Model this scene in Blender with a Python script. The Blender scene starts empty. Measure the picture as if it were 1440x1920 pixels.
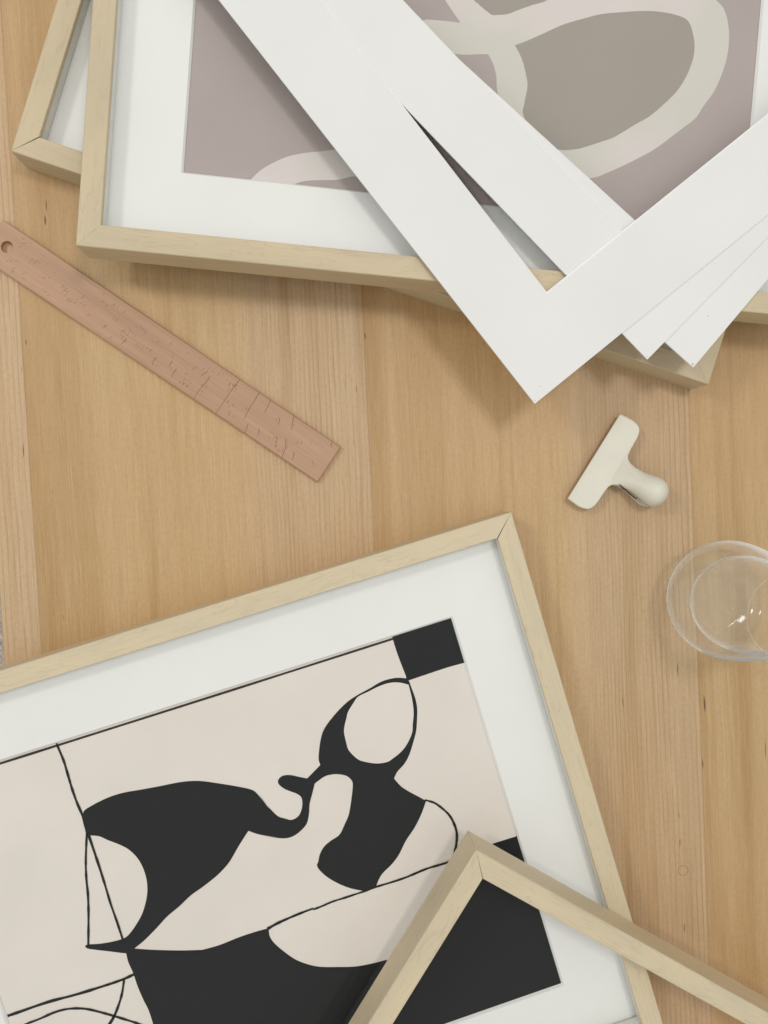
import bpy, bmesh, math, random
from mathutils import Vector, Matrix
random.seed(7)
S = bpy.context.scene
C = S.collection

# ---------------------------------------------------------------- camera
H = 0.668
F = 1443.0
def look_matrix():
    d = Vector(((620-720)/F, -(920-960)/F, -1)).normalized()
    return d.rotation_difference(Vector((0, 0, -1))).to_matrix()
RM = look_matrix()
cam_d = bpy.data.cameras.new('camera')
cam = bpy.data.objects.new('camera', cam_d)
C.objects.link(cam)
cam_d.sensor_fit = 'VERTICAL'
cam_d.sensor_height = 24.0
cam_d.sensor_width = 18.0
cam_d.lens = 24.0*F/1920.0
cam_d.clip_start = 0.01
cam_d.clip_end = 50
cam.matrix_world = Matrix.Translation((0, 0, H)) @ RM.to_4x4()
S.camera = cam

# ---------------------------------------------------------------- light
w = bpy.data.worlds.new('World'); S.world = w; w.use_nodes = True
nt = w.node_tree; nt.nodes.clear()
wo = nt.nodes.new('ShaderNodeOutputWorld'); bg = nt.nodes.new('ShaderNodeBackground')
tc = nt.nodes.new('ShaderNodeTexCoord'); sp = nt.nodes.new('ShaderNodeSeparateXYZ'); cr = nt.nodes.new('ShaderNodeValToRGB')
nt.links.new(tc.outputs['Generated'], sp.inputs[0]); nt.links.new(sp.outputs['Z'], cr.inputs[0])
cr.color_ramp.elements[0].position = 0.0; cr.color_ramp.elements[0].color = (.50, .475, .43, 1)
cr.color_ramp.elements[1].position = 0.75; cr.color_ramp.elements[1].color = (.985, .985, .97, 1)
nt.links.new(cr.outputs[0], bg.inputs[0]); bg.inputs[1].default_value = 0.69
nt.links.new(bg.outputs[0], wo.inputs[0])

def area(name, loc, target, size, power, col):
    l = bpy.data.lights.new(name, 'AREA'); l.shape = 'SQUARE'; l.size = size; l.energy = power; l.color = col
    o = bpy.data.objects.new(name, l); C.objects.link(o); o.location = loc
    o.rotation_euler = (Vector(target)-Vector(loc)).to_track_quat('-Z', 'Y').to_euler()
    return o
area('ceiling_lamp', (0.60, 0.58, 2.2), (0.05, 0, 0), 0.36, 10.0, (1.0, .975, .94))
area('second_ceiling_lamp', (-1.7, 0.9, 2.1), (0, 0, 0), 0.35, 12.0, (1.0, .98, .95))
vs = S.view_settings
vs.view_transform = 'Standard'; vs.look = 'None'; vs.gamma = 1.0; vs.exposure = 0.14; vs.use_curve_mapping = False
S.cycles.caustics_refractive = True
S.cycles.caustics_reflective = False

# ---------------------------------------------------------------- helpers
def at(px, py, z):
    d = RM @ Vector(((px-720)/F, -(py-960)/F, -1))
    return Vector((0, 0, H)) + d*((z-H)/d.z)
def tag(o, label=None, cat=None, group=None, kind=None):
    if label: o['label'] = label
    if cat: o['category'] = cat
    if group: o['group'] = group
    if kind: o['kind'] = kind
    return o
def link_mesh(name, verts, faces, mats, parent=None, fmat=None, uv=None, smooth=False, label=None):
    me = bpy.data.meshes.new(name)
    me.from_pydata([tuple(v) for v in verts], [], faces)
    for m in (mats if isinstance(mats, (list, tuple)) else [mats]): me.materials.append(m)
    if fmat:
        for p, i in zip(me.polygons, fmat): p.material_index = i
    if uv:
        l = me.uv_layers.new(name='UVMap')
        for p in me.polygons:
            for li in p.loop_indices:
                l.data[li].uv = uv(me.vertices[me.loops[li].vertex_index].co)
    if smooth:
        for p in me.polygons: p.use_smooth = True
    o = bpy.data.objects.new(name, me); C.objects.link(o)
    if parent: o.parent = parent
    if label: o['label'] = label
    return o
def empty(name, mat):
    o = bpy.data.objects.new(name, None); o.empty_display_size = .02; C.objects.link(o); o.matrix_world = mat
    return o
def recalc(o):
    bm = bmesh.new(); bm.from_mesh(o.data); bmesh.ops.recalc_face_normals(bm, faces=bm.faces); bm.to_mesh(o.data); bm.free()
def bevel(o, wd, seg=2, ang=30):
    m = o.modifiers.new('bevel', 'BEVEL'); m.width = wd; m.segments = seg; m.limit_method = 'ANGLE'; m.angle_limit = math.radians(ang)
    m.harden_normals = False

# ---------------------------------------------------------------- materials
class N:
    def __init__(s, name):
        s.m = bpy.data.materials.new(name); s.m.use_nodes = True
        s.t = s.m.node_tree; s.t.nodes.clear()
        s.out = s.n('ShaderNodeOutputMaterial'); 
    def n(s, t, **k):
        x = s.t.nodes.new(t)
        for a, b in k.items(): setattr(x, a, b)
        return x
    def l(s, a, b): s.t.links.new(a, b)
    def val(s, a, b):
        if hasattr(a, 'is_linked') or hasattr(a, 'links'): s.l(a, b)
        else: b.default_value = a
    def math(s, op, a, b=0.0, c=0.0, clamp=False):
        x = s.n('ShaderNodeMath', operation=op); x.use_clamp = clamp
        for i, q in enumerate((a, b, c)):
            if isinstance(q, (int, float)): x.inputs[i].default_value = q
            else: s.l(q, x.inputs[i])
        return x.outputs[0]
    def mix(s, f, a, b, mode='MIX'):
        x = s.n('ShaderNodeMix', data_type='RGBA', blend_type=mode)
        for q, i in ((f, x.inputs[0]), (a, x.inputs[6]), (b, x.inputs[7])):
            if isinstance(q, (int, float)): i.default_value = q
            elif isinstance(q, tuple): i.default_value = (*q[:3], 1)
            else: s.l(q, i)
        return x.outputs[2]
    def ramp(s, f, stops, interp='LINEAR'):
        x = s.n('ShaderNodeValToRGB'); e = x.color_ramp.elements; x.color_ramp.interpolation = interp
        while len(e) < len(stops): e.new(.5)
        for q, (p, c) in zip(e, stops):
            q.position = p; q.color = (c, c, c, 1) if isinstance(c, (int, float)) else (*c, 1)
        s.l(f, x.inputs[0]); return x.outputs[0]
    def noise(s, vec, scale=1.0, detail=2.0, rough=.5, dist=0.0, dims='3D'):
        x = s.n('ShaderNodeTexNoise', noise_dimensions=dims); x.inputs['Scale'].default_value = scale
        x.inputs['Detail'].default_value = detail; x.inputs['Roughness'].default_value = rough; x.inputs['Distortion'].default_value = dist
        s.l(vec, x.inputs['Vector']); return x.outputs['Fac']
    def scale(s, vec, sc, off=(0, 0, 0)):
        x = s.n('ShaderNodeMapping'); x.inputs['Scale'].default_value = sc; x.inputs['Location'].default_value = off
        s.l(vec, x.inputs['Vector']); return x.outputs[0]
    def pbsdf(s, col, rough=.5, bump=None, bstr=.1, bdist=.001, **k):
        p = s.n('ShaderNodeBsdfPrincipled')
        if isinstance(col, tuple): p.inputs['Base Color'].default_value = (*col, 1)
        else: s.l(col, p.inputs['Base Color'])
        if isinstance(rough, (int, float)): p.inputs['Roughness'].default_value = rough
        else: s.l(rough, p.inputs['Roughness'])
        for a, b in k.items(): p.inputs[a.replace('_', ' ')].default_value = b
        if bump is not None:
            bn = s.n('ShaderNodeBump'); bn.inputs['Strength'].default_value = bstr; bn.inputs['Distance'].default_value = bdist
            s.l(bump, bn.inputs['Height']); s.l(bn.outputs[0], p.inputs['Normal'])
        s.l(p.outputs[0], s.out.inputs[0]); return p

def srgb(r, g, b):
    f = lambda c: (c/255/12.92) if c <= 10 else ((c/255+.055)/1.055)**2.4
    return (f(r), f(g), f(b))

def mat_frame_wood(name='pale_limed_wood', base=(.60, .505, .345)):
    a = N(name); t = a.n('ShaderNodeTexCoord'); uv = t.outputs['UV']
    fib = a.noise(a.scale(uv, (30, 1500, 1)), 1, 3, .6)
    cloud = a.noise(a.scale(uv, (9, 40, 1), (3, 1, 0)), 1, 3, .55, .6)
    fig = a.noise(a.scale(uv, (14, 120, 1), (0, 7, 0)), 1, 2, .5, 1.5)
    line = a.ramp(fig, [(.47, 0), (.497, 1), (.52, 0)])
    pore = a.ramp(a.noise(a.scale(uv, (160, 2600, 1)), 1, 1, .5), [(.70, 0), (.78, 1)])
    b = tuple(base)
    c = a.mix(a.ramp(cloud, [(.3, 0), (.7, 1)]), tuple(x*.93 for x in b), (b[0]*1.06, b[1]*1.045, b[2]*1.0))
    c = a.mix(a.math('MULTIPLY', line, .30), c, (b[0]*.62, b[1]*.56, b[2]*.48))
    c = a.mix(a.ramp(fib, [(.25, .22), (.75, 0)]), c, (b[0]*.72, b[1]*.70, b[2]*.66))
    c = a.mix(a.math('MULTIPLY', pore, .28), c, (b[0]*.5, b[1]*.44, b[2]*.36))
    a.pbsdf(c, .55, fib, .12, .0004)
    return a.m

def mat_board_mat(name, base, spots=0.0, dots=()):
    a = N(name); t = a.n('ShaderNodeTexCoord'); o = t.outputs['Object']
    n1 = a.noise(o, 900, 3, .6); n2 = a.noise(o, 9, 3, .5)
    c = a.mix(a.ramp(n2, [(.35, 0), (.7, 1)]), tuple(x*.965 for x in base), base)
    c = a.mix(a.ramp(n1, [(.3, .06), (.6, 0)]), c, tuple(x*.7 for x in base))
    if spots:
        v = a.n('ShaderNodeTexVoronoi'); v.inputs['Scale'].default_value = 22; a.l(o, v.inputs['Vector'])
        sel = a.math('LESS_THAN', v.outputs['Distance'], spots)
        cs = a.n('ShaderNodeSeparateColor'); a.l(v.outputs['Color'], cs.inputs[0])
        sel = a.math('MULTIPLY', sel, a.math('GREATER_THAN', cs.outputs[0], .62))
        c = a.mix(a.math('MULTIPLY', sel, .6), c, (.23, .15, .10))
    for p, rad, col in dots:
        vm = a.n('ShaderNodeVectorMath', operation='DISTANCE'); a.l(o, vm.inputs[0]); vm.inputs[1].default_value = p
        dd = a.math('MULTIPLY', a.math('ADD', vm.outputs['Value'], a.math('MULTIPLY', a.math('SUBTRACT', n1, .5), rad)), 1/rad)
        c = a.mix(a.ramp(dd, [(.5, .85), (1, 0)]), c, col)
    a.pbsdf(c, .85, n1, .18, .0003)
    return a.m

def mat_print(name, base, var=.05, mottled=None):
    a = N(name); t = a.n('ShaderNodeTexCoord'); o = t.outputs['Object']
    n1 = a.noise(o, 700, 2, .6); n2 = a.noise(o, 14, 3, .55)
    c = a.mix(a.ramp(n2, [(.35, 0), (.68, 1)]), tuple(x*(1-var) for x in base), tuple(min(1, x*(1+var*.6)) for x in base))
    if mottled:
        c = a.mix(a.ramp(a.noise(o, 7, 2, .5, .3), [(.46, 0), (.54, 1)]), c, mottled)
    c = a.mix(a.ramp(n1, [(.3, .10), (.6, 0)]), c, tuple(x*.8 for x in base))
    a.pbsdf(c, .8)
    return a.m

def thin_fresnel(a, ior, k):
    # the same reflectance on the way in and on the way out of a thin pane
    g = a.n('ShaderNodeNewGeometry'); fr = a.n('ShaderNodeFresnel')
    a.l(a.math('ADD', a.math('MULTIPLY', g.outputs['Backfacing'], 1/ior-ior), ior), fr.inputs[0])
    return a.math('MULTIPLY', fr.outputs[0], k)
def mat_pane():
    a = N('picture_glazing')
    tr = a.n('ShaderNodeBsdfTransparent'); tr.inputs[0].default_value = (.995, 1, .997, 1)
    gl = a.n('ShaderNodeBsdfGlossy'); gl.inputs['Roughness'].default_value = .0
    fr = thin_fresnel(a, 1.45, .21)
    mx = a.n('ShaderNodeMixShader'); a.l(fr, mx.inputs[0]); a.l(tr.outputs[0], mx.inputs[1]); a.l(gl.outputs[0], mx.inputs[2])
    a.l(mx.outputs[0], a.out.inputs[0]); return a.m

def mat_simple(name, col, rough=.5, **k):
    a = N(name); t = a.n('ShaderNodeTexCoord')
    n = a.noise(t.outputs['Object'], 60, 3, .5)
    c = a.mix(a.ramp(n, [(.35, 0), (.65, 1)]), tuple(x*.95 for x in col), col)
    a.pbsdf(c, rough, **k); return a.m

M_FRAME = mat_frame_wood()
M_FRAME_D = mat_frame_wood('pale_limed_wood_lit', (.66, .565, .395))  # same wood, lightened to carry the brighter light on the lower frames
M_MAT = mat_board_mat('white_mat_board', (.86, .85, .825))
M_MATL = mat_board_mat('ivory_mat_board', (.79, .79, .765), .035)
M_CORE = mat_simple('white_mat_core', (.96, .96, .96), .8)
M_LINER = mat_simple('pale_grey_liner', (.74, .74, .70), .7)
M_PANE = mat_pane()
M_BACK = mat_simple('brown_hardboard', (.22, .14, .08), .8)

# ---------------------------------------------------------------- setting: tabletop and floor
TA = math.radians(2.86)                    # the boards lean by this much
Tdir = Vector((-math.sin(TA), math.cos(TA), 0)); Tnor = Vector((math.cos(TA), math.sin(TA), 0))
def tx(px, py):                             # distance across the boards of a point seen on the table
    return at(px, py, 0).dot(Tnor)
SEAM = [tx(60, 939), tx(697, 1100), tx(1310, 1280)]
PITCH = (SEAM[2]-SEAM[0])/2
def mat_table():
    a = N('birch_boards'); t = a.n('ShaderNodeTexCoord'); o = t.outputs['Object']
    sx = a.n('ShaderNodeSeparateXYZ'); a.l(o, sx.inputs[0]); X = sx.outputs['X']; Y = sx.outputs['Y']
    # slight waviness of the grain along the board
    wob = a.noise(a.scale(o, (5, 2.2, 1)), 1, 2, .5)
    wob = a.math('MULTIPLY', a.math('SUBTRACT', wob, .5), .007)
    wob2 = a.noise(a.scale(o, (30, 14, 1)), 1, 2, .5)
    wob = a.math('ADD', wob, a.math('MULTIPLY', a.math('SUBTRACT', wob2, .5), .0022))
    Xw = a.math('ADD', X, wob)
    comb = a.n('ShaderNodeCombineXYZ'); a.l(Xw, comb.inputs[0]); a.l(Y, comb.inputs[1]); G = comb.outputs[0]
    bi = a.math('DIVIDE', a.math('SUBTRACT', X, SEAM[0]), PITCH)
    idx = a.math('FLOOR', bi); fr = a.math('FRACT', bi)
    frw = a.math('ADD', fr, a.math('MULTIPLY', wob, 6.0))
    # one tone per board and soft bands inside it
    wn = a.n('ShaderNodeTexWhiteNoise', noise_dimensions='1D'); a.l(a.math('ADD', idx, 11.0), wn.inputs['W'])
    band = a.noise(a.scale(G, (26, 1.1, 1)), 1, 3, .55)
    band2 = a.noise(a.scale(G, (90, 2.2, 1), (5, 2, 0)), 1, 2, .5)
    warm = srgb(196, 165, 118); deep = srgb(166, 130, 80); pale = srgb(202, 173, 129); pink = srgb(199, 172, 137)
    c = a.mix(a.ramp(frw, [(0, 0), (.05, .15), (.22, .8), (.5, 1)]), deep, warm)
    c = a.mix(a.ramp(band, [(.38, 0), (.62, .6)]), c, pale)
    c = a.mix(a.ramp(frw, [(.58, 0), (.66, .8), (.9, .9), (1, .95)]), c, pink)
    c = a.mix(a.ramp(band2, [(.36, .20), (.5, 0)]), c, deep)
    st = a.noise(a.scale(G, (48, .9, 1), (9, 5, 0)), 1, 3, .6)
    c = a.mix(a.ramp(st, [(.34, .5), (.44, 0)]), c, deep)
    c = a.mix(a.ramp(st, [(.56, 0), (.66, .45)]), c, pale)
    c = a.mix(a.ramp(a.noise(a.scale(o, (6, 3, 1), (2, 9, 0)), 1, 2, .5), [(.4, 0), (.62, .25)]), c, srgb(196, 152, 102))
    # narrower strips inside each board, each of its own tone
    sid = a.math('FLOOR', a.math('ADD', a.math('MULTIPLY', a.math('ADD', bi, a.math('MULTIPLY', wob, 2.0)), 3.0), .03))
    wn2 = a.n('ShaderNodeTexWhiteNoise', noise_dimensions='1D'); a.l(a.math('ADD', sid, 31.7), wn2.inputs['W'])
    tone = a.ramp(wn2.outputs['Value'], [(0, (.94, .93, .91)), (.5, (1, 1, 1)), (1, (1.04, 1.04, 1.05))])
    c = a.mix(1.0, c, tone, 'MULTIPLY')
    # quarter-sawn lines on the right part of each board, growing finer to one side
    lm = a.ramp(frw, [(.60, 0), (.72, 1), (1, 1)])
    bw = a.math('DIVIDE', a.math('SUBTRACT', Xw, SEAM[0]), PITCH)
    fb = a.math('FRACT', bw)
    ph = a.math('ADD', a.math('MULTIPLY', fb, 150.0), a.math('MULTIPLY', a.math('POWER', fb, 2.0), -48.0))
    ph = a.math('ADD', ph, a.math('MULTIPLY', a.noise(a.scale(G, (110, 5, 1)), 1, 2, .5), 1.0))
    saw = a.math('FRACT', ph)
    line = a.ramp(saw, [(0, 0), (.6, .05), (.85, 1), (.92, .9), (1, 0)])
    la = a.ramp(a.noise(a.scale(G, (60, 7, 1), (1, 4, 2)), 1, 2, .5), [(.35, .12), (.65, .58)])
    c = a.mix(a.math('MULTIPLY', a.math('MULTIPLY', line, lm), la), c, srgb(150, 120, 86))
    # faint lines elsewhere
    saw2 = a.math('FRACT', a.math('ADD', a.math('MULTIPLY', Xw, 150.0), a.math('MULTIPLY', a.noise(a.scale(G, (70, 4, 1)), 1, 2, .5), 3.0)))
    l2 = a.ramp(saw2, [(0, 0), (.8, 0), (.92, 1), (1, 0)])
    l2 = a.math('MULTIPLY', l2, a.ramp(a.noise(a.scale(G, (20, 3, 1), (8, 8, 0)), 1, 2, .5), [(.42, 0), (.65, .28)]))
    c = a.mix(l2, c, srgb(226, 190, 142))
    # fibres
    fib = a.noise(a.scale(G, (1500, 24, 1)), 1, 3, .65)
    c = a.mix(a.ramp(fib, [(.28, .34), (.55, 0)]), c, srgb(164, 126, 80))
    c = a.mix(a.ramp(fib, [(.50, 0), (.78, .30)]), c, srgb(228, 192, 150))
    ray = a.noise(a.scale(G, (420, 260, 1)), 1, 2, .6)
    c = a.mix(a.ramp(ray, [(.35, .16), (.55, 0)]), c, srgb(160, 118, 78))
    # dark flecks along the grain
    fl = a.noise(a.scale(G, (520, 38, 1), (3, 3, 0)), 1, 1, .5)
    c = a.mix(a.ramp(fl, [(.775, 0), (.82, .85)]), c, srgb(105, 62, 32))
    # single dark pitch flecks and a small ring-shaped stain
    for px, py, hw, hl in ((683, 630, .0006, .004), (1322, 1320, .0010, .009), (1318, 1432, .0006, .006), (1276, 1580, .0005, .005), (1434, 1405, .0005, .011), (88, 385, .0006, .006), (86, 413, .0010, .005), (45, 845, .0005, .007), (50, 642, .0006, .003), (1284, 1740, .0005, .005), (1273, 1255, .0005, .008)):
        p = at(px, py, 0); u_, v_ = p.dot(Tnor), p.dot(Tdir)
        dx = a.math('DIVIDE', a.math('SUBTRACT', Xw, u_), hw); dy = a.math('DIVIDE', a.math('SUBTRACT', Y, v_), hl)
        # the waviness shifts the fleck a little; it keeps its shape
        d2 = a.math('ADD', a.math('POWER', a.math('ABSOLUTE', dx), 2.0), a.math('POWER', a.math('ABSOLUTE', dy), 2.0))
        c = a.mix(a.ramp(d2, [(.1, .85), (1, 0)]), c, srgb(84, 44, 22))
    p = at(1281, 1632, 0); vm = a.n('ShaderNodeVectorMath', operation='DISTANCE'); a.l(o, vm.inputs[0]); vm.inputs[1].default_value = (p.dot(Tnor), p.dot(Tdir), 0)
    rd = a.math('ABSOLUTE', a.math('SUBTRACT', a.math('ADD', vm.outputs['Value'], a.math('MULTIPLY', wob2, .002)), .0055))
    c = a.mix(a.ramp(a.math('MULTIPLY', rd, 1000.0), [(.15, .45), (.7, 0)]), c, srgb(120, 80, 50))
    # glue joint between boards
    j = a.math('MINIMUM', fr, a.math('SUBTRACT', 1.0, fr))
    c = a.mix(a.ramp(j, [(0, .28), (.0022, 0)]), c, srgb(120, 82, 50))
    a.pbsdf(c, .50, fib, .10, .0003)
    return a.m
TW0, TW1, TL, TT = SEAM[0]-0.0318, SEAM[0]+1.25, .75, .03
tv = [(x, y, z) for z in (-TT, 0) for x, y in ((TW0, -TL), (TW1, -TL), (TW1, TL), (TW0, TL))]
boxf = [(0, 3, 2, 1), (4, 5, 6, 7), (0, 1, 5, 4), (1, 2, 6, 5), (2, 3, 7, 6), (3, 0, 4, 7)]
tab = link_mesh('tabletop', tv, boxf, mat_table())
tab.rotation_euler = (0, 0, TA); bevel(tab, .0015)
tag(tab, 'light birch wood tabletop of wide vertical boards under all the objects', kind='structure')
def mat_carpet():
    a = N('beige_carpet'); t = a.n('ShaderNodeTexCoord'); o = t.outputs['Object']
    n = a.noise(o, 160, 3, .7)
    c = a.ramp(n, [(.3, srgb(150, 138, 124)), (.7, srgb(225, 215, 202))])
    a.pbsdf(c, .95, n, .6, .006); return a.m
fl = link_mesh('floor', [(-4, -4, -.74), (4, -4, -.74), (4, 4, -.74), (-4, 4, -.74)], [(0, 1, 2, 3)], mat_carpet())
tag(fl, 'pale beige carpeted floor seen past the left edge of the table', kind='structure')

# ---------------------------------------------------------------- picture frames
FL, FS, FW, FD = .600, .478, .0175, .032     # long and short side, face width, depth
LIP, GZ = .0275, .0185
WL, WS = .455, .3385                          # window of the mat
ZP = .0144                                     # height of the print inside the frame
PROF = [(0, 0), (0, FD-.0006), (.0006, FD), (FW-.0005, FD), (FW, FD-.0005), (FW, LIP), (FW-.0012, LIP), (FW-.0012, GZ), (FW-.007, GZ), (FW-.007, 0)]
def rail(parent, mat, p0, p1, inward, gaps, seed, sx):
    """one mitred rail from corner p0 to corner p1; inward is the direction to the middle"""
    e = (p1-p0).normalized(); L = (p1-p0).length; vs, fs = [], []
    for k, end in enumerate((0, 1)):
        g = gaps[k]
        for v, z in PROF:
            s = v + .00006 + g*v/FW
            s = s if end == 0 else L-s
            vs.append(p0 + e*s + inward*v + Vector((0, 0, z)))
    n = len(PROF)
    fs = [(i, (i+1) % n, n+(i+1) % n, n+i) for i in range(n)] + [tuple(range(n)), tuple(range(2*n-1, n-1, -1))]
    off = random.uniform(0, 40)
    def uv(co):
        r = Vector(co)-p0
        return (r.dot(e)+off, r.dot(inward)+co.z*1.0+off*.13)
    o = link_mesh('rail', vs, fs, mat, parent, uv=uv); recalc(o)
    return o
def ring(parent, name, w, h, bw_l, z0, z1, mat, core=None, bevel_cut=0.0):
    """flat rectangular ring centred on the origin, with a bevelled cut on its window"""
    def rect(a, b, z): return [(-a, -b, z), (a, -b, z), (a, b, z), (-a, b, z)]
    a, b = w/2, h/2; c = a-bw_l; d = b-bw_l
    k = bevel_cut
    vs = rect(a, b, z0)+rect(a, b, z1)+rect(c, d, z1)+rect(c-k, d-k, z0)
    fs, fm = [], []
    for i in range(4):
        j = (i+1) % 4
        fs += [(i, j, 4+j, 4+i), (4+i, 4+j, 8+j, 8+i), (8+i, 8+j, 12+j, 12+i), (12+i, 12+j, j, i)]
        fm += [1, 0, 1, 0]
    o = link_mesh(name, vs, fs, [mat, core or mat], parent, fmat=fm); recalc(o)
    return o
def box(parent, name, w, h, z0, z1, mat):
    a, b = w/2, h/2
    vs = [(x, y, z) for z in (z0, z1) for x, y in ((-a, -b), (a, -b), (a, b), (-a, b))]
    return link_mesh(name, vs, boxf, mat, parent)
def frame(M, wood, filled=True, gaps=None, off=(0, 0)):
    """M places the middle of the frame's underside; long side along x"""
    root = empty('picture_frame', M)
    a, b = FL/2, FS/2
    cs = [Vector((-a, -b, 0)), Vector((a, -b, 0)), Vector((a, b, 0)), Vector((-a, b, 0))]
    inw = [Vector((0, 1, 0)), Vector((-1, 0, 0)), Vector((0, -1, 0)), Vector((1, 0, 0))]
    gaps = gaps or {}
    for i in range(4):
        rail(root, wood, cs[i], cs[(i+1) % 4], inw[i], (gaps.get(i, 0), gaps.get((i+1) % 4, 0)), i, 0)
    if filled:
        ins = FW-.0012
        o = ring(root, 'inner_liner', FL-2*ins, FS-2*ins, .0012, GZ, LIP-.0001, M_LINER)
        r = FW-.0065
        box(root, 'glazing', FL-2*r, FS-2*r, .0171, .0184, M_PANE)
        m = ring(root, 'mat_board', FL-2*r, FS-2*r, 0, .0148, .0168, M_MAT)   # replaced below with its true window
        me = m.data
        k = .0016
        def rect(x, y, z): return [(-x, -y, z), (x, -y, z), (x, y, z), (-x, y, z)]
        X, Y = FL/2-r, FS/2-r
        sh = lambda q: [(x+off[0], y+off[1], z) for x, y, z in q]
        vs = rect(X, Y, .0148)+rect(X, Y, .0168)+sh(rect(WL/2+k, WS/2+k, .0168))+sh(rect(WL/2, WS/2, .0148))
        for v, q in zip(me.vertices, vs): v.co = q
        me.materials.clear(); me.materials.append(M_MAT); me.materials.append(M_CORE)
        recalc(m)
        box(root, 'backing_board', FL-2*r, FS-2*r, .0100, .0140, M_BACK)
    return root

def level(center, ang):
    return Matrix.Translation(center) @ Matrix.Rotation(ang, 4, 'Z')
# frame A: lowest of the stack at the top
aBL = at(20, 283, FD); aBR = at(1329, 721, FD); angA = math.atan2(aBR.y-aBL.y, aBR.x-aBL.x)
def center_from(corner, ang, sx, sy, z0):
    e1 = Vector((math.cos(ang), math.sin(ang), 0)); e2 = Vector((-math.sin(ang), math.cos(ang), 0))
    p = corner + e1*(sx*FL/2) + e2*(sy*FS/2); p.z = z0; return p
MA = level(center_from((aBL+aBR)/2 - Vector((math.cos(angA), math.sin(angA), 0))*FL/2, angA, 1, 1, 0), angA)
fA = frame(MA, M_FRAME, gaps={0: .0007})
tag(fA, 'pale wood picture frame at the bottom of the upper stack, turned askew beneath another frame', 'picture frame', 'pale wood picture frames')
# frame B: on top of A
angB = math.radians(-4.45)
MB_ = level(center_from(at(142, 460, 2*FD+.0002), angB, 1, 1, FD+.0002), angB)
fB = frame(MB_, M_FRAME)
tag(fB, 'pale wood picture frame with mauve and cream loop print, lying beneath the loose mats', 'picture frame', 'pale wood picture frames')
# frame C: lower left
angC = math.radians(17.0)
MC = level(center_from(at(959, 960, FD), angC, -1, -1, 0), angC)
fC = frame(MC, M_FRAME_D, gaps={2: .0006}, off=(-.0003, -.0038))
tag(fC, 'pale wood picture frame with black and beige abstract figure print, flat on the table', 'picture frame', 'pale wood picture frames')

# frame D: empty frame leaning over C, touching its right and bottom rails and the table
angD = math.radians(-31.4)
def frame_D():
    e1 = Vector((math.cos(angD), math.sin(angD), 0)); e2 = Vector((math.sin(angD), -math.cos(angD), 0))
    ap = at(877, 1557, .041)
    ic = MC.inverted()
    def hit(d, axis, lim):        # distance along d at which the outer C edge is crossed
        p = ic @ Vector((ap.x, ap.y, 0)); q = ic.to_3x3() @ d
        return (lim-p[axis])/q[axis]
    s1 = hit(e1, 0, FL/2); s2 = hit(e2, 1, -FS/2)
    k = FL/s1 + FS/s2
    z0 = FD*k/(k-1); a_ = (z0-FD)/s1; b_ = (z0-FD)/s2
    print('frame D', s1, s2, z0, a_, b_)
    z0 += .0006
    ex = Vector((e1.x, e1.y, -a_)).normalized()
    n = ex.cross(Vector((e2.x, e2.y, -b_)))
    if n.z < 0: n = -n
    n.normalize(); ey = n.cross(ex)
    O = at(877, 1557, z0)
    ctr = O + ex*FL/2 - ey*FS/2
    R = Matrix((ex, ey, n)).transposed().to_4x4()
    return Matrix.Translation(ctr) @ R
fD = frame(frame_D(), M_FRAME_D, filled=False, gaps={3: .0003})
tag(fD, 'empty pale wood picture frame without glass, its corner lying across the black-and-beige print', 'picture frame', 'pale wood picture frames')

# ---------------------------------------------------------------- prints
def spline(pts, sub=5, closed=True):
    """Catmull-Rom through the points; a point with a third value is kept as a sharp corner"""
    n = len(pts); out = []
    P = [Vector((p[0], p[1])) for p in pts]; sharp = [len(p) > 2 for p in pts]
    rng = range(n) if closed else range(n-1)
    for i in rng:
        j = (i+1) % n
        p1, p2 = P[i], P[j]
        p0 = P[i-1] if (closed or i > 0) else p1
        p3 = P[(j+1) % n] if (closed or j+1 < n) else p2
        if sharp[i]: p0 = p1
        if sharp[j]: p3 = p2
        for k in range(sub):
            t = k/sub
            q = .5*((2*p1)+(p2-p0)*t+(2*p0-5*p1+4*p2-p3)*t*t+(3*p1-p0-3*p2+p3)*t**3)
            out.append(q)
    if not closed: out.append(P[-1])
    return out
def stroke(pts, w0, w1=None, wob=.35):
    c = spline(pts, 5, False); w1 = w1 or w0; L, R = [], []
    for i, p in enumerate(c):
        d = (c[min(i+1, len(c)-1)]-c[max(i-1, 0)]).normalized(); nn = Vector((-d.y, d.x))
        hw = (w0+(w1-w0)*i/(len(c)-1))/2 * (1+wob*math.sin(i*1.1+len(c))*.4+random.uniform(-.12, .12))
        L.append(p+nn*hw); R.append(p-nn*hw)
    return L+R[::-1]
def Z(scale, ox, oy, pts):
    return [(p[0]/scale+ox, p[1]/scale+oy, *p[2:]) for p in pts]
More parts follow.
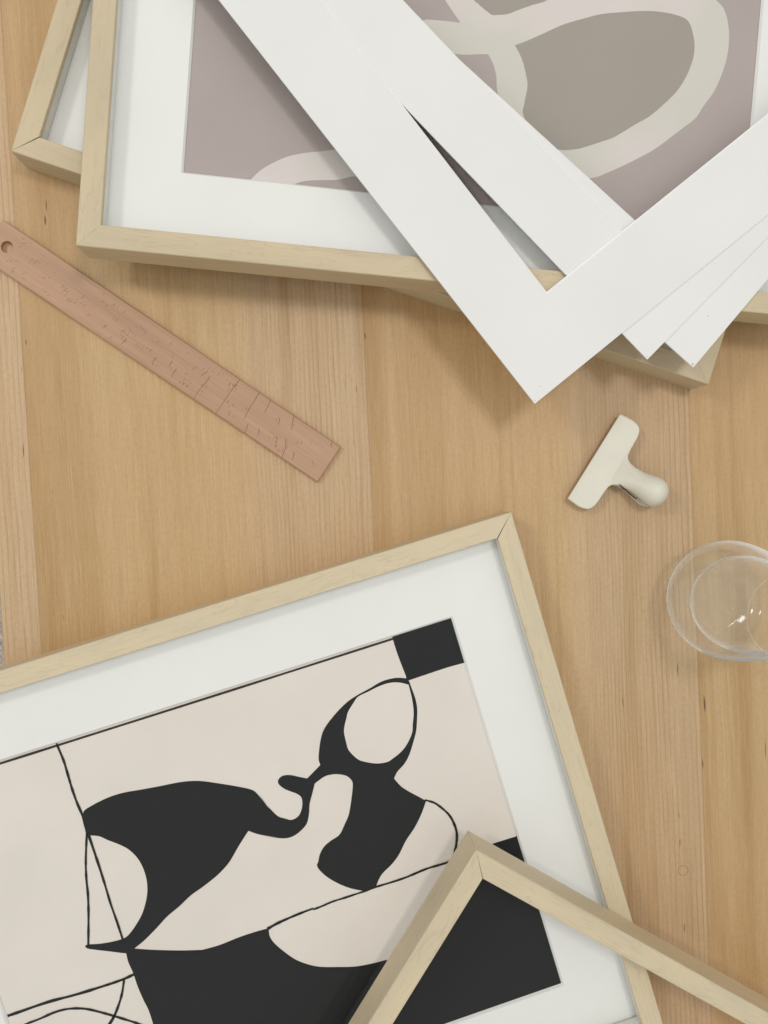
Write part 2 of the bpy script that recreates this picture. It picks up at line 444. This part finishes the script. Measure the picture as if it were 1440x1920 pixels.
def art(parent, M, zworld, rect_mat, layers, mats):
    """a print: the sheet and, on it, the printed shapes, one mesh"""
    inv = M.inverted(); vs, fs, fm = [], [], []
    a, b = WL/2+.012, WS/2+.012
    vs = [(-a, -b, ZP), (a, -b, ZP), (a, b, ZP), (-a, b, ZP)]; fs = [(0, 1, 2, 3)]; fm = [0]
    for k, (mi, pts) in enumerate(layers):
        z = ZP+.00006*(k+1)
        base = len(vs)
        for p in pts:
            q = inv @ at(p[0], p[1], zworld)
            vs.append((max(-a, min(a, q.x)), max(-b, min(b, q.y)), min(z, ZP+.00038)))
        fs.append(tuple(range(base, len(vs)))); fm.append(mi)
    o = link_mesh('art_print', vs, fs, mats, parent, fmat=fm)
    bm = bmesh.new(); bm.from_mesh(o.data)
    for f in bm.faces:
        f.normal_update()
        if f.normal.z < 0: f.normal_flip()
    bmesh.ops.triangulate(bm, faces=bm.faces, ngon_method='EAR_CLIP')
    bm.to_mesh(o.data); bm.free()
    return o
z3 = lambda p: Z(3.1304, 480, 1140, p)
z4 = lambda p: Z(2.7692, 0, 1380, p)
z5 = lambda p: Z(2.3226, 480, 1540, p)
sharp = 1
rect_ = z3([(800, 172, 1), (820, 240), (845, 310), (880, 400, 1), (884, 424, 1), (900, 424, 1), (1000, 390), (1120, 350), (1210, 325, 1), (1290, 300, 1), (1185, -10, 1), (790, 120, 1)])
body = (z3([(898, 428, 1), (886, 413, 1), (820, 410), (740, 430), (670, 470), (580, 520), (520, 565), (450, 640), (400, 710), (380, 770), (370, 840), (368, 890), (378, 920, 1), (345, 955), (300, 1000, 1), (250, 990), (200, 980), (155, 985), (130, 1010), (135, 1035), (165, 1060), (200, 1075), (240, 1090), (265, 1110), (272, 1140), (268, 1180), (250, 1220), (210, 1243), (170, 1235), (130, 1222), (90, 1185), (50, 1140), (20, 1095)])
 + z4([(1400, 380), (1345, 310), (1310, 280), (1240, 263), (1150, 248), (1060, 235), (1000, 233), (930, 240), (830, 260), (720, 280), (650, 292), (580, 312), (520, 338), (470, 365), (440, 385), (430, 410), (432, 450), (450, 500), (470, 515), (515, 520), (560, 540), (620, 563), (670, 590), (715, 635), (745, 690), (762, 750), (765, 810), (755, 870), (735, 930), (700, 990), (665, 1035), (635, 1053), (580, 1068), (520, 1078), (460, 1082), (443, 1090), (455, 1103), (500, 1110), (570, 1118), (625, 1125), (655, 1128, 1), (700, 1112, 1), (698, 1103, 1), (750, 1060), (810, 1000), (870, 935), (930, 885), (990, 828), (1050, 785), (1120, 730), (1170, 680), (1200, 640), (1240, 570), (1290, 492, 1), (1350, 512), (1440, 527)])
 + z3([(60, 1340), (160, 1352), (220, 1338), (270, 1300), (300, 1260), (312, 1200), (315, 1150), (330, 1090), (345, 1030, 1), (400, 990), (440, 978), (480, 975), (530, 985), (560, 1010), (568, 1040), (560, 1120), (545, 1210), (520, 1270), (490, 1330), (440, 1365), (400, 1400), (375, 1445), (365, 1490), (358, 1510), (375, 1540), (420, 1580), (480, 1615), (540, 1640), (600, 1655), (640, 1660, 1), (705, 1635, 1), (720, 1595), (745, 1555), (800, 1500), (840, 1445), (880, 1365), (930, 1290), (970, 1210), (998, 1132, 1), (960, 1110), (900, 1078), (850, 1045), (810, 1000, 1), (830, 960), (870, 915), (900, 860), (925, 780), (940, 720), (945, 650), (946, 590), (935, 530), (915, 475)]))
head = z3([(895, 450, 1), (840, 437), (780, 440), (720, 460), (660, 490), (600, 520), (570, 560), (540, 610), (530, 650), (520, 690), (517, 730), (530, 790), (545, 835), (595, 885), (640, 902), (710, 912), (770, 903), (800, 885), (850, 845), (885, 800), (915, 735), (920, 680), (925, 610), (915, 530)])
low = (z4([(655, 1126, 1), (665, 1170), (685, 1215), (695, 1240), (715, 1300), (745, 1370), (770, 1420), (795, 1495), (860, 1720, 1), (1100, 1900, 1)])
 + [(700, 2010, 1), (1100, 1900, 1)] + z5([(1345, 745, 1), (1345, 690, 1), (1240, 410, 1), (1180, 190, 1), (1145, 55, 1), (1130, 66, 1), (1075, 83), (1015, 105), (960, 150), (900, 260), (800, 420), (680, 540), (585, 597), (560, 605), (500, 620), (430, 632), (350, 634), (280, 633), (225, 622), (170, 600), (120, 565), (80, 530), (60, 500), (55, 465, 1)])
 + z4([(1330, 1015), (1240, 1045), (1140, 1085), (1050, 1110, 1), (940, 1113), (800, 1110), (698, 1103, 1)]))
low_fix = [p for p in low]
strokes_c = [
 (z4([(294, 36), (303, 60), (330, 125), (350, 190), (372, 265), (400, 345), (430, 415), (445, 470), (455, 510)]), 3.4, 4.0),
 (z4([(452, 500), (448, 580), (446, 660), (449, 740), (457, 820), (460, 900), (460, 990), (459, 1090)]), 3.4, 3.6),
 (z4([(458, 505), (490, 600), (520, 690), (545, 770), (575, 870), (610, 970), (640, 1062)]), 3.8, 3.6),
 (z4([(695, 1237), (640, 1262), (560, 1290), (400, 1340), (250, 1380), (85, 1437), (40, 1452)]), 3.8, 4.2),
 (z4([(90, 1520), (140, 1493), (200, 1470), (280, 1435), (340, 1418), (400, 1413), (460, 1418), (530, 1435), (600, 1455), (680, 1480), (730, 1497), (800, 1530)]), 3.2, 3.6),
 (z4([(645, 1262), (635, 1330), (620, 1385), (595, 1450), (566, 1498), (530, 1540)]), 3.0, 4.6),
 (z3([(990, 1126), (1040, 1140), (1080, 1165), (1130, 1210), (1160, 1260), (1178, 1320), (1175, 1390), (1165, 1440), (1160, 1478)]), 3.0, 4.0),
 (z3([(1163, 1476), (1100, 1500), (1000, 1530), (880, 1580), (790, 1610), (705, 1636), (640, 1660), (520, 1700), (450, 1722), (380, 1752), (335, 1769)]), 3.2, 2.8),
 (z5([(250, 378), (180, 405), (100, 440), (50, 468)]), 2.8, 4.4),
]
blk, bge = 1, 0
lay = [(blk, spline(rect_)), (blk, spline(low_fix)), (blk, spline(body)), (bge, spline(head))]
lay.append((2, stroke([(-80, 1457), (0, 1431.5), (370, 1314.5), (737, 1197.5)], 5, 4, .1)))  # painted shade: the shadow gap under the top edge of the mat window
for p, w0, w1 in strokes_c: lay.append((blk, stroke(p, w0*1.25, w1*1.25, .25)))
inv = MC.inverted()
M_BEIGE = mat_print('beige_paper', (.775, .705, .64), .03)
M_BLACK = mat_print('black_ink', (.0022, .0034, .0032), .1)
M_GAP_SHADE = mat_print('mat_gap_shade', (.035, .014, .012), .1)
pC = art(fC, MC, ZP, None, lay, [M_BEIGE, M_BLACK, M_GAP_SHADE])

z3b = lambda p: Z(2.5714, 880, 0, p)
z2b = lambda p: Z(2.5714, 400, 0, p)
zB = FD+.0002+ZP
light = (z3b([(110, 73, 1), (180, 68), (230, 50), (300, 25), (375, 0), (480, -60), (700, -130), (950, -140), (1130, -70), (1190, 0), (1225, 40), (1245, 100), (1252, 170), (1245, 260), (1220, 350), (1180, 440), (1130, 510), (1090, 570), (1040, 610), (980, 655), (900, 715), (820, 760), (740, 800), (660, 835), (600, 857), (500, 862), (380, 820), (260, 720), (170, 560), (135, 440), (130, 370), (115, 310), (90, 262, 1), (40, 262), (0, 264), (-54, 262), (-200, 240, 1), (-250, 110, 1), (-210, 95)])
 + z2b([(1100, 100), (1192, 110, 1), (1150, 50), (1110, -10), (1060, -80, 1), (1190, -90, 1), (1262, 0), (1300, 40)]))
taupe_up = z3b([(20, -2), (60, 30), (110, 73, 1), (180, 68), (230, 50), (300, 25), (375, 0), (420, -60, 1), (0, -60, 1)])
taupe = z3b([(220, 218, 1), (270, 200), (350, 165), (450, 120), (550, 90), (640, 68), (750, 58), (860, 53), (950, 62), (1020, 80), (1055, 103), (1075, 150), (1085, 210), (1083, 260), (1070, 310), (1045, 370), (1000, 440), (940, 500), (870, 560), (800, 600), (700, 660), (640, 682), (560, 708), (510, 720), (430, 722), (330, 690), (262, 560), (265, 500), (280, 420), (275, 370), (255, 290)])
tail = z2b([(150, 900, 1), (185, 862), (230, 820), (290, 785), (360, 755), (440, 738), (520, 730), (580, 722), (700, 715), (820, 720, 1), (780, 860, 1), (680, 852), (600, 868), (520, 870), (450, 873), (395, 887), (340, 910, 1)])
M_MAUVE = mat_print('mauve_paper', (.44, .37, .35), .03)
M_TAUPE = mat_print('taupe_ink', (.365, .32, .28), .02)
M_CREAM = mat_print('cream_ink', (.70, .63, .60), .02, (.645, .61, .545))
pB = art(fB, MB_, zB, None, [(1, spline(light)), (2, spline(taupe)), (2, spline(taupe_up)), (1, spline(tail))], [M_MAUVE, M_CREAM, M_TAUPE])
# print in the lowest frame, only glimpsed between the mats
box(fA, 'art_print', WL+.02, WS+.02, ZP-.0002, ZP+.0002, M_MAUVE)

# ---------------------------------------------------------------- loose mats
MT = .0014
def loose_mat(corner_px, other, z, bw, label, right_len=.4605, left_len=.577, dots=()):
    """corner_px: the corner pointing at the viewer; other: two points along the left arm"""
    d = at(*other[1], z+MT)-at(*other[0], z+MT); a = math.atan2(d.y, d.x)
    print('mat angle', 180-math.degrees(a))
    eL = Vector((math.cos(a), math.sin(a), 0)); eR = Vector((math.sin(a), -math.cos(a), 0))
    c0 = at(*corner_px, z+MT)
    ctr = c0 + eL*left_len/2 + eR*right_len/2; ctr.z = z
    M = Matrix((eL, -eR, Vector((0, 0, 1)))).transposed().to_4x4(); M = Matrix.Translation(ctr) @ M
    inv_ = M.inverted()
    ds = [((inv_ @ at(px, py, z+MT)), rad, col) for px, py, rad, col in dots]
    o = ring(None, 'loose_mat', left_len, right_len, bw, 0, MT, mat_board_mat('ivory_mat_board', (.80, .80, .78), 0, ds), M_CORE, MT)
    o.matrix_world = M
    tag(o, label, 'picture mat', 'loose white window mats fanned over the frame')
    return o
z1 = 2*FD+.0006
loose_mat((1300, 689), ((1191, 411), (880, 126)), z1, .0555, 'lowest white window mat of the fan, its corner furthest right with a tiny dark speck',
          dots=((1327, 593, .0005, (.10, .03, .10)), (1299, 683, .0012, (.50, .40, .26)), (1262, 612, .0003, (.3, .2, .15))))
loose_mat((1214, 674), ((1214, 674), (746, 187)), z1+MT+.0002, .0560, 'middle white window mat of the fan, between the top mat and the lowest one',
          dots=((1213, 668, .0007, (.55, .47, .35)), (1190, 650, .0003, (.4, .33, .25))))
loose_mat((1003, 757), ((1003, 757), (417, 8)), z1+2*MT+.0004, .0612, 'topmost white window mat of the fan, its large corner pointing down over the table',
          dots=((1013, 724, .0006, (.40, .27, .14)), (988, 502, .0004, (.4, .36, .3)), (1213, 437, .0003, (.4, .36, .3)), (1003, 751, .0006, (.55, .47, .35))))

# ---------------------------------------------------------------- ruler
def ruler():
    z = .0048
    TR = at(640, 838, z); BR = at(597, 905, z); UL = at(0, 407, z)
    e = (UL-TR); e.z = 0; e.normalize(); nrm = Vector((-e.y, e.x, 0))
    if nrm.dot(BR-TR) < 0: nrm = -nrm
    Wd = .0365; L = .315
    hp = at(13, 463, z); hx = (hp-TR).dot(e); hy = (hp-TR).dot(nrm); hr = .0050
    L = hx+.016
    n = 32; vs = []; 
    outer = [(0, 0), (L-.004, 0), (L-.0012, .0012), (L, .004), (L, Wd-.004), (L-.0012, Wd-.0012), (L-.004, Wd), (0, Wd)]
    def chamf(x, y, k): return (x, y)
    bm = bmesh.new()
    def addring(pts, zz): return [bm.verts.new(Vector((x, y, zz))) for x, y in pts]
    # insert points on both long sides opposite to the hole so that the top is two polygons
    o2 = [(0, 0), (hx-hr, 0), (hx+hr, 0)] + outer[1:7] + [(hx+hr, Wd), (hx-hr, Wd), (0, Wd)]
    cy = Wd/2
    def inset(p, d):
        x = min(max(p[0], 0+d), L-d) if True else p[0]; y = min(max(p[1], d), Wd-d); return (x, y)
    bt = addring(o2, 0); md = addring(o2, z-.0013); tp = addring([inset(p, .0010) for p in o2], z)
    hole_t = [(hx+hr*math.cos(2*math.pi*i/n), hy+hr*math.sin(2*math.pi*i/n)) for i in range(n)]
    ht = addring(hole_t, z); hb = addring(hole_t, 0)
    m = len(o2)
    for i in range(m):
        j = (i+1) % m
        bm.faces.new((bt[i], bt[j], md[j], md[i])); bm.faces.new((md[i], md[j], tp[j], tp[i]))
    for i in range(n):
        j = (i+1) % n
        bm.faces.new((ht[i], ht[j], hb[j], hb[i]))
    iA = 1; iB = m-2       # points with x = hx-hr
    def arc(r, a, b): # indices from a to b inclusive, increasing
        return [r[k % n] for k in range(a, b+1)]
    for r, tpq in ((ht, tp), (hb, bt)):
        left = [tpq[m-1], tpq[0], tpq[1]] + [r[n//2+k] for k in range(0, n//4+1)][::1]
        # left part: around angle 180..270 then 90..180
        q1 = [tpq[0], tpq[1]] + [r[k] for k in range(3*n//4, n//2-1, -1)] + [r[k] for k in range(n//2-1, n//4-1, -1)] + [tpq[m-2], tpq[m-1]]
        q2 = [tpq[1]] + tpq[2:m-1] + [r[k] for k in range(n//4, -1, -1)] + [r[k] for k in range(n-1, 3*n//4-1, -1)]
        bm.faces.new(q1); bm.faces.new(q2)
    bmesh.ops.recalc_face_normals(bm, faces=bm.faces)
    bmesh.ops.triangulate(bm, faces=[f for f in bm.faces if len(f.verts) > 4], ngon_method='EAR_CLIP')
    me = bpy.data.meshes.new('ruler'); bm.to_mesh(me); bm.free()
    a = N('beech_wood'); t = a.n('ShaderNodeTexCoord'); o = t.outputs['Object']
    b = srgb(183, 147, 117)
    fib = a.noise(a.scale(o, (22, 1100, 1)), 1, 3, .6)
    st = a.noise(a.scale(o, (5, 110, 1)), 1, 3, .55, .2)
    c = a.mix(a.ramp(st, [(.35, 0), (.65, 1)]), tuple(x*.88 for x in b), tuple(x*1.05 for x in b))
    c = a.mix(a.ramp(fib, [(.28, .35), (.55, 0)]), c, srgb(170, 118, 92))
    c = a.mix(a.ramp(fib, [(.55, 0), (.78, .25)]), c, srgb(226, 186, 160))
    a.pbsdf(c, .5, fib, .12, .0003)
    me.materials.append(a.m)
    o = bpy.data.objects.new('ruler', me); C.objects.link(o)
    M = Matrix((e, nrm, Vector((0, 0, 1)))).transposed()
    if M.determinant() < 0:
        for v in me.vertices: v.co.y = -v.co.y
        me.flip_normals(); M = Matrix((e, -nrm, Vector((0, 0, 1)))).transposed()
    TR.z = 0
    o.matrix_world = Matrix.Translation(TR) @ M.to_4x4()
    tag(o, 'pinkish beech wood ruler with a round hole, lying diagonally on the table', 'ruler')
    # a few long cracks of figure that run across the ruler
    dark = mat_simple('dark_beech_ray', srgb(140, 98, 74), .6)
    vs, fs = [], []
    zz = z3r = lambda p: Z(2.1818, 0, 380, p)
    marks = [[(860, 710), (835, 745), (812, 770), (795, 800)], [(980, 725), (945, 770), (915, 815), (883, 862)], [(1062, 775), (1035, 820), (1015, 850), (1000, 885)],
             [(1108, 805), (1095, 835), (1083, 860)], [(1205, 865), (1198, 895), (1192, 930)], [(850, 688), (835, 700), (822, 710)], [(1015, 905), (1008, 925), (1002, 945)],
             [(1170, 965), (1168, 1000), (1155, 1040)], [(1135, 960), (1125, 1000)], [(1203, 1020), (1197, 1055)], [(722, 680), (708, 700), (700, 715)], [(640, 632), (622, 658)],
             [(705, 648), (690, 672)], [(515, 562), (495, 580)], [(435, 500), (420, 515)], [(1145, 880), (1138, 912)], [(1062, 925), (1056, 950)], [(1355, 980), (1358, 1000)]]
    im = o.matrix_world.inverted()
    for mk in marks:
        s = stroke(zz(mk), 1.5, .9, .3); b0 = len(vs)
        for p in s:
            q = im @ at(p[0], p[1], z); vs.append((q.x, q.y, z+.00006))
        fs.append(tuple(range(b0, len(vs))))
    rr = random.Random(5); sy_ = 1 if min(v.co.y for v in me.vertices) > -.001 else -1
    for cl in range(85):
        cx_ = rr.uniform(.004, L-.02); cy_ = rr.uniform(.004, Wd-.006)
        for q_ in range(rr.choice((1, 1, 1, 2, 2, 3))):
            x_ = cx_+q_*.0030+rr.uniform(-.0006, .0006); y_ = cy_+rr.uniform(-.0015, .0015); ln_ = rr.uniform(.0014, .0038); sl = math.tan(math.radians(-20+62*x_/L+rr.uniform(-6, 6)))*ln_; wd_ = rr.uniform(.00018, .00028)
            if y_+ln_ > Wd-.0015 or abs(x_-hx) < .007 or x_ < .002: continue
            b0 = len(vs)
            for (dx_, dy_) in ((-wd_*.4, 0), (wd_*.4, 0), (wd_+sl*.5, ln_*.5), (wd_*.4+sl, ln_), (-wd_*.4+sl, ln_), (-wd_+sl*.5, ln_*.5)):
                vs.append((x_+dx_, sy_*(y_+dy_), z+.00004))
            fs.append(tuple(range(b0, len(vs))))
    me.materials.append(dark)
    bm = bmesh.new(); bm.from_mesh(me)
    for f in fs:
        q = bm.faces.new([bm.verts.new(vs[k]) for k in f]); q.material_index = 1; q.normal_update()
        if q.normal.z < 0: q.normal_flip()
    bm.to_mesh(me); bm.free()
ruler()

# ---------------------------------------------------------------- bag clip
def clip():
    zc = lambda p: Z(5.143, 1020, 750, p)
    P0 = at(1163, 776, .008); P1 = at(1064.5, 935, .008)
    mid = (P0+P1)/2; mid.z = 0
    v = (P0-P1); v.z = 0; half = v.length/2; v.normalize(); u = Vector((v.y, -v.x, 0))
    if u.x < 0: u = -u
    M = Matrix((u, v, Vector((0, 0, 1)))).transposed().to_4x4()
    flip = M.to_3x3().determinant() < 0
    if flip: v = -v; M = Matrix((u, v, Vector((0, 0, 1)))).transposed().to_4x4()
    root = empty('bag_clip', Matrix.Translation(mid) @ M)
    tag(root, 'cream enamelled metal bag clip with a wide flat jaw and rounded handle', 'clip')
    enamel = mat_simple('cream_enamel', (.70, .675, .565), .42)
    steel = mat_simple('dark_spring_steel', (.12, .10, .09), .35, Metallic=.9)
    h = half
    # stations: distance from the jaw edge, half width, shift sideways, height of the middle, drop of the edges
    ST = [(0, h*.997, 0, .0078, .0), (.0006, h, 0, .0082, 0), (.006, h*1.01, 0, .0092, 0), (.012, h*1.02, 0, .0100, .0), (.0165, h*1.00, 0, .0107, .0), (.0195, h*.965, 0, .0111, .0),
          (.0213, h*.91, 0, .0114, .0), (.0225, h*.83, 0, .0116, .0), (.0230, h*.74, 0, .0118, .0), (.0234, h*.50, 0, .0120, .0002), (.0240, h*.38, 0, .0123, .0006), (.0258, h*.29, 0, .0134, .0018), (.0290, h*.245, .000, .0152, .0038), (.034, h*.222, .000, .0185, .0062),
          (.039, h*.218, .000, .0215, .0085), (.044, h*.235, .000, .0245, .0105), (.049, h*.268, .000, .0268, .0115), (.0535, h*.285, 0, .0278, .0120), (.0575, h*.275, 0, .0272, .0125),
          (.0605, h*.235, 0, .0252, .0120), (.0628, h*.17, 0, .0222, .0095), (.064, h*.08, 0, .0190, .0050)]
    ST = [(a if a < .0255 else .0255+(a-.0255)*1.17, b*(1 if a < .0255 else 1.06), c_, d if a < .0255 else .0134+(d-.0134)*1.2, e*1.1) for a, b, c_, d, e in ST]
    def jaw(name, sgn, dz, wscale=1.0, side=0.0, label=None):
        nn = 56; vs, fs = [], []
        fine = []
        for i_ in range(len(ST)-1):
            for k_ in range(4):
                f_ = k_/4; fine.append(tuple(A_+(B_-A_)*f_ for A_, B_ in zip(ST[i_], ST[i_+1])))
        fine.append(ST[-1])
        for t_ in range(2):
            fine = [fine[0]]+[tuple((fine[i_-1][q_]+2*fine[i_][q_]+fine[i_+1][q_])/4 for q_ in range(5)) for i_ in range(1, len(fine)-1)]+[fine[-1]]
        for (s, w_, sh, zc_, dr) in fine:
            for k in range(nn+1):
                q = -1+2*k/nn; qq = math.copysign(abs(q)**.8, q)
                zz = zc_ - dr*(1-math.sqrt(max(0, 1-abs(qq)**2.2)))
                z_ = zz if sgn > 0 else dz + (zc_*0+ (.0066 - (zc_-.0078)*.35 if True else 0)) 
                if sgn < 0:
                    z_ = max(.0010, .0068-(zc_-.0078)*.42) + dr*.18*(1-math.sqrt(max(0, 1-abs(qq)**2.2)))
                vs.append((s, sh+side*max(0, s-.02)/.03+qq*w_*wscale, z_))
        m = len(fine)
        for i in range(m-1):
            for k in range(nn):
                fs.append((i*(nn+1)+k, (i+1)*(nn+1)+k, (i+1)*(nn+1)+k+1, i*(nn+1)+k+1))
        o = link_mesh(name, vs, fs, enamel, root, smooth=True)
        recalc(o)
        if (o.data.polygons[10].normal.z < 0) == (True): o.data.flip_normals()
        so = o.modifiers.new('thickness', 'SOLIDIFY'); so.thickness = .0009; so.offset = -1 if sgn > 0 else 1
        bpy.context.view_layer.update()
        return o
    jaw('jaw', 1, 0)
    jaw('jaw', -1, 0)
    # torsion spring lying across between the two handles
    def tube(name, pts, r, mat, parent, seg=8):
        cu = bpy.data.curves.new(name, 'CURVE'); cu.dimensions = '3D'; sp_ = cu.splines.new('POLY'); sp_.points.add(len(pts)-1)
        for a_, p in zip(sp_.points, pts): a_.co = (*p, 1)
        cu.bevel_depth = r; cu.bevel_resolution = 3; cu.use_fill_caps = True
        ob = bpy.data.objects.new(name, cu); C.objects.link(ob)
        dg = bpy.context.evaluated_depsgraph_get(); me = bpy.data.meshes.new_from_object(ob.evaluated_get(dg))
        bpy.data.objects.remove(ob)
        o2 = bpy.data.objects.new(name, me); C.objects.link(o2); o2.parent = parent; me.materials.clear(); me.materials.append(mat)
        for p in me.polygons: p.use_smooth = True
        return o2
    pts = []
    for i in range(140):
        t = i/139; a_ = t*2*math.pi*7
        pts.append((.0330+.0034*math.cos(a_), -.0112+.0224*t, .0110+.0034*math.sin(a_)))
    tube('spring', pts, .00055, steel, root)
    sgn = 1 if (M.to_3x3() @ Vector((0, 1, 0))).y < 0 else -1
    # wire hook of the spring at the lower side of the handle
    tube('spring_arm', [(.034, sgn*.0095, .0095), (.044, sgn*.0108, .0085), (.051, sgn*.0115, .0085), (.0525, sgn*.0100, .0088), (.0505, sgn*.0088, .009)], .0006, steel, root)
clip()

# ---------------------------------------------------------------- drinking glass
def tumbler():
    base = at(1332, 1115, 0)
    outer = [(0, .0012), (.020, .0008), (.028, .0004), (.0335, .0010), (.040, .0050), (.046, .0125), (.0495, .0215), (.0508, .031), (.0500, .043), (.0478, .056), (.0445, .070), (.0408, .085), (.0372, .100), (.0340, .1125), (.0325, .1180)]
    inner = [(.0317, .1180), (.0325, .1125), (.0345, .100), (.0372, .086), (.0392, .072), (.0400, .060), (.0397, .050), (.0380, .041), (.0345, .0335), (.029, .0285), (.020, .0252), (.010, .0240), (0, .0237)]
    prof = [(.0, outer[0][1])]
    P = spline([(r, z) for r, z in outer], 3, False)
    Q = spline([(r, z) for r, z in inner], 3, False)
    rim = [Vector((.03235, .1184)), Vector((.0321, .1186)), Vector((.03185, .1184))]
    pr = P+rim+Q; n = 96; vs, fs = [], []
    pr = [p for p in pr]; pr[0].x = 0; pr[-1].x = 0
    idx = []
    for p in pr:
        if p.x < 1e-6: idx.append([len(vs)]*n); vs.append((0, 0, p.y))
        else:
            idx.append(list(range(len(vs), len(vs)+n)))
            for k in range(n):
                a_ = 2*math.pi*k/n; vs.append((p.x*math.cos(a_), p.x*math.sin(a_), p.y))
    for i in range(len(pr)-1):
        for k in range(n):
            q = [idx[i][k], idx[i][(k+1) % n], idx[i+1][(k+1) % n], idx[i+1][k]]
            qq = []
            for t in q:
                if t not in qq: qq.append(t)
            fs.append(tuple(qq))
    a = N('clear_glass')
    tr = a.n('ShaderNodeBsdfTransparent'); tr.inputs[0].default_value = (.985, .99, .985, 1)
    gl = a.n('ShaderNodeBsdfGlossy'); gl.inputs['Roughness'].default_value = .10
    tcn = a.n('ShaderNodeTexCoord'); nz = a.noise(a.scale(tcn.outputs['Object'], (60, 60, 25)), 1, 2, .5)
    bn = a.n('ShaderNodeBump'); bn.inputs['Strength'].default_value = .12; bn.inputs['Distance'].default_value = .002; a.l(nz, bn.inputs['Height']); a.l(bn.outputs[0], gl.inputs['Normal'])
    mx = a.n('ShaderNodeMixShader'); a.l(thin_fresnel(a, 1.5, .8), mx.inputs[0]); a.l(tr.outputs[0], mx.inputs[1]); a.l(gl.outputs[0], mx.inputs[2])
    lw = a.n('ShaderNodeLayerWeight'); lw.inputs[0].default_value = .5
    ed = a.ramp(lw.outputs['Facing'], [(.50, .02), (.72, .16), (.84, .65), (1, .95)])  # white painted in at grazing angles for the bright refracting edges
    df = a.n('ShaderNodeBsdfDiffuse'); df.inputs[0].default_value = (.95, .95, .93, 1); df.inputs['Normal'].default_value = (0, 0, 1)
    up = a.n('ShaderNodeCombineXYZ'); up.inputs[2].default_value = 1.0; a.l(up.outputs[0], df.inputs['Normal'])
    tl = a.n('ShaderNodeBsdfTranslucent'); tl.inputs[0].default_value = (.95, .95, .93, 1)
    dn = a.n('ShaderNodeCombineXYZ'); dn.inputs[2].default_value = -1.0; a.l(dn.outputs[0], tl.inputs['Normal'])
    ad = a.n('ShaderNodeAddShader'); a.l(df.outputs[0], ad.inputs[0]); a.l(tl.outputs[0], ad.inputs[1])
    m2 = a.n('ShaderNodeMixShader'); a.l(ed, m2.inputs[0]); a.l(mx.outputs[0], m2.inputs[1]); a.l(ad.outputs[0], m2.inputs[2])
    a.l(m2.outputs[0], a.out.inputs[0])
    o = link_mesh('drinking_glass', vs, fs, a.m, smooth=True); recalc(o)
    o.location = base
    tag(o, 'clear empty stemless drinking glass standing on the table, cut by the right edge', 'drinking glass')
tumbler()
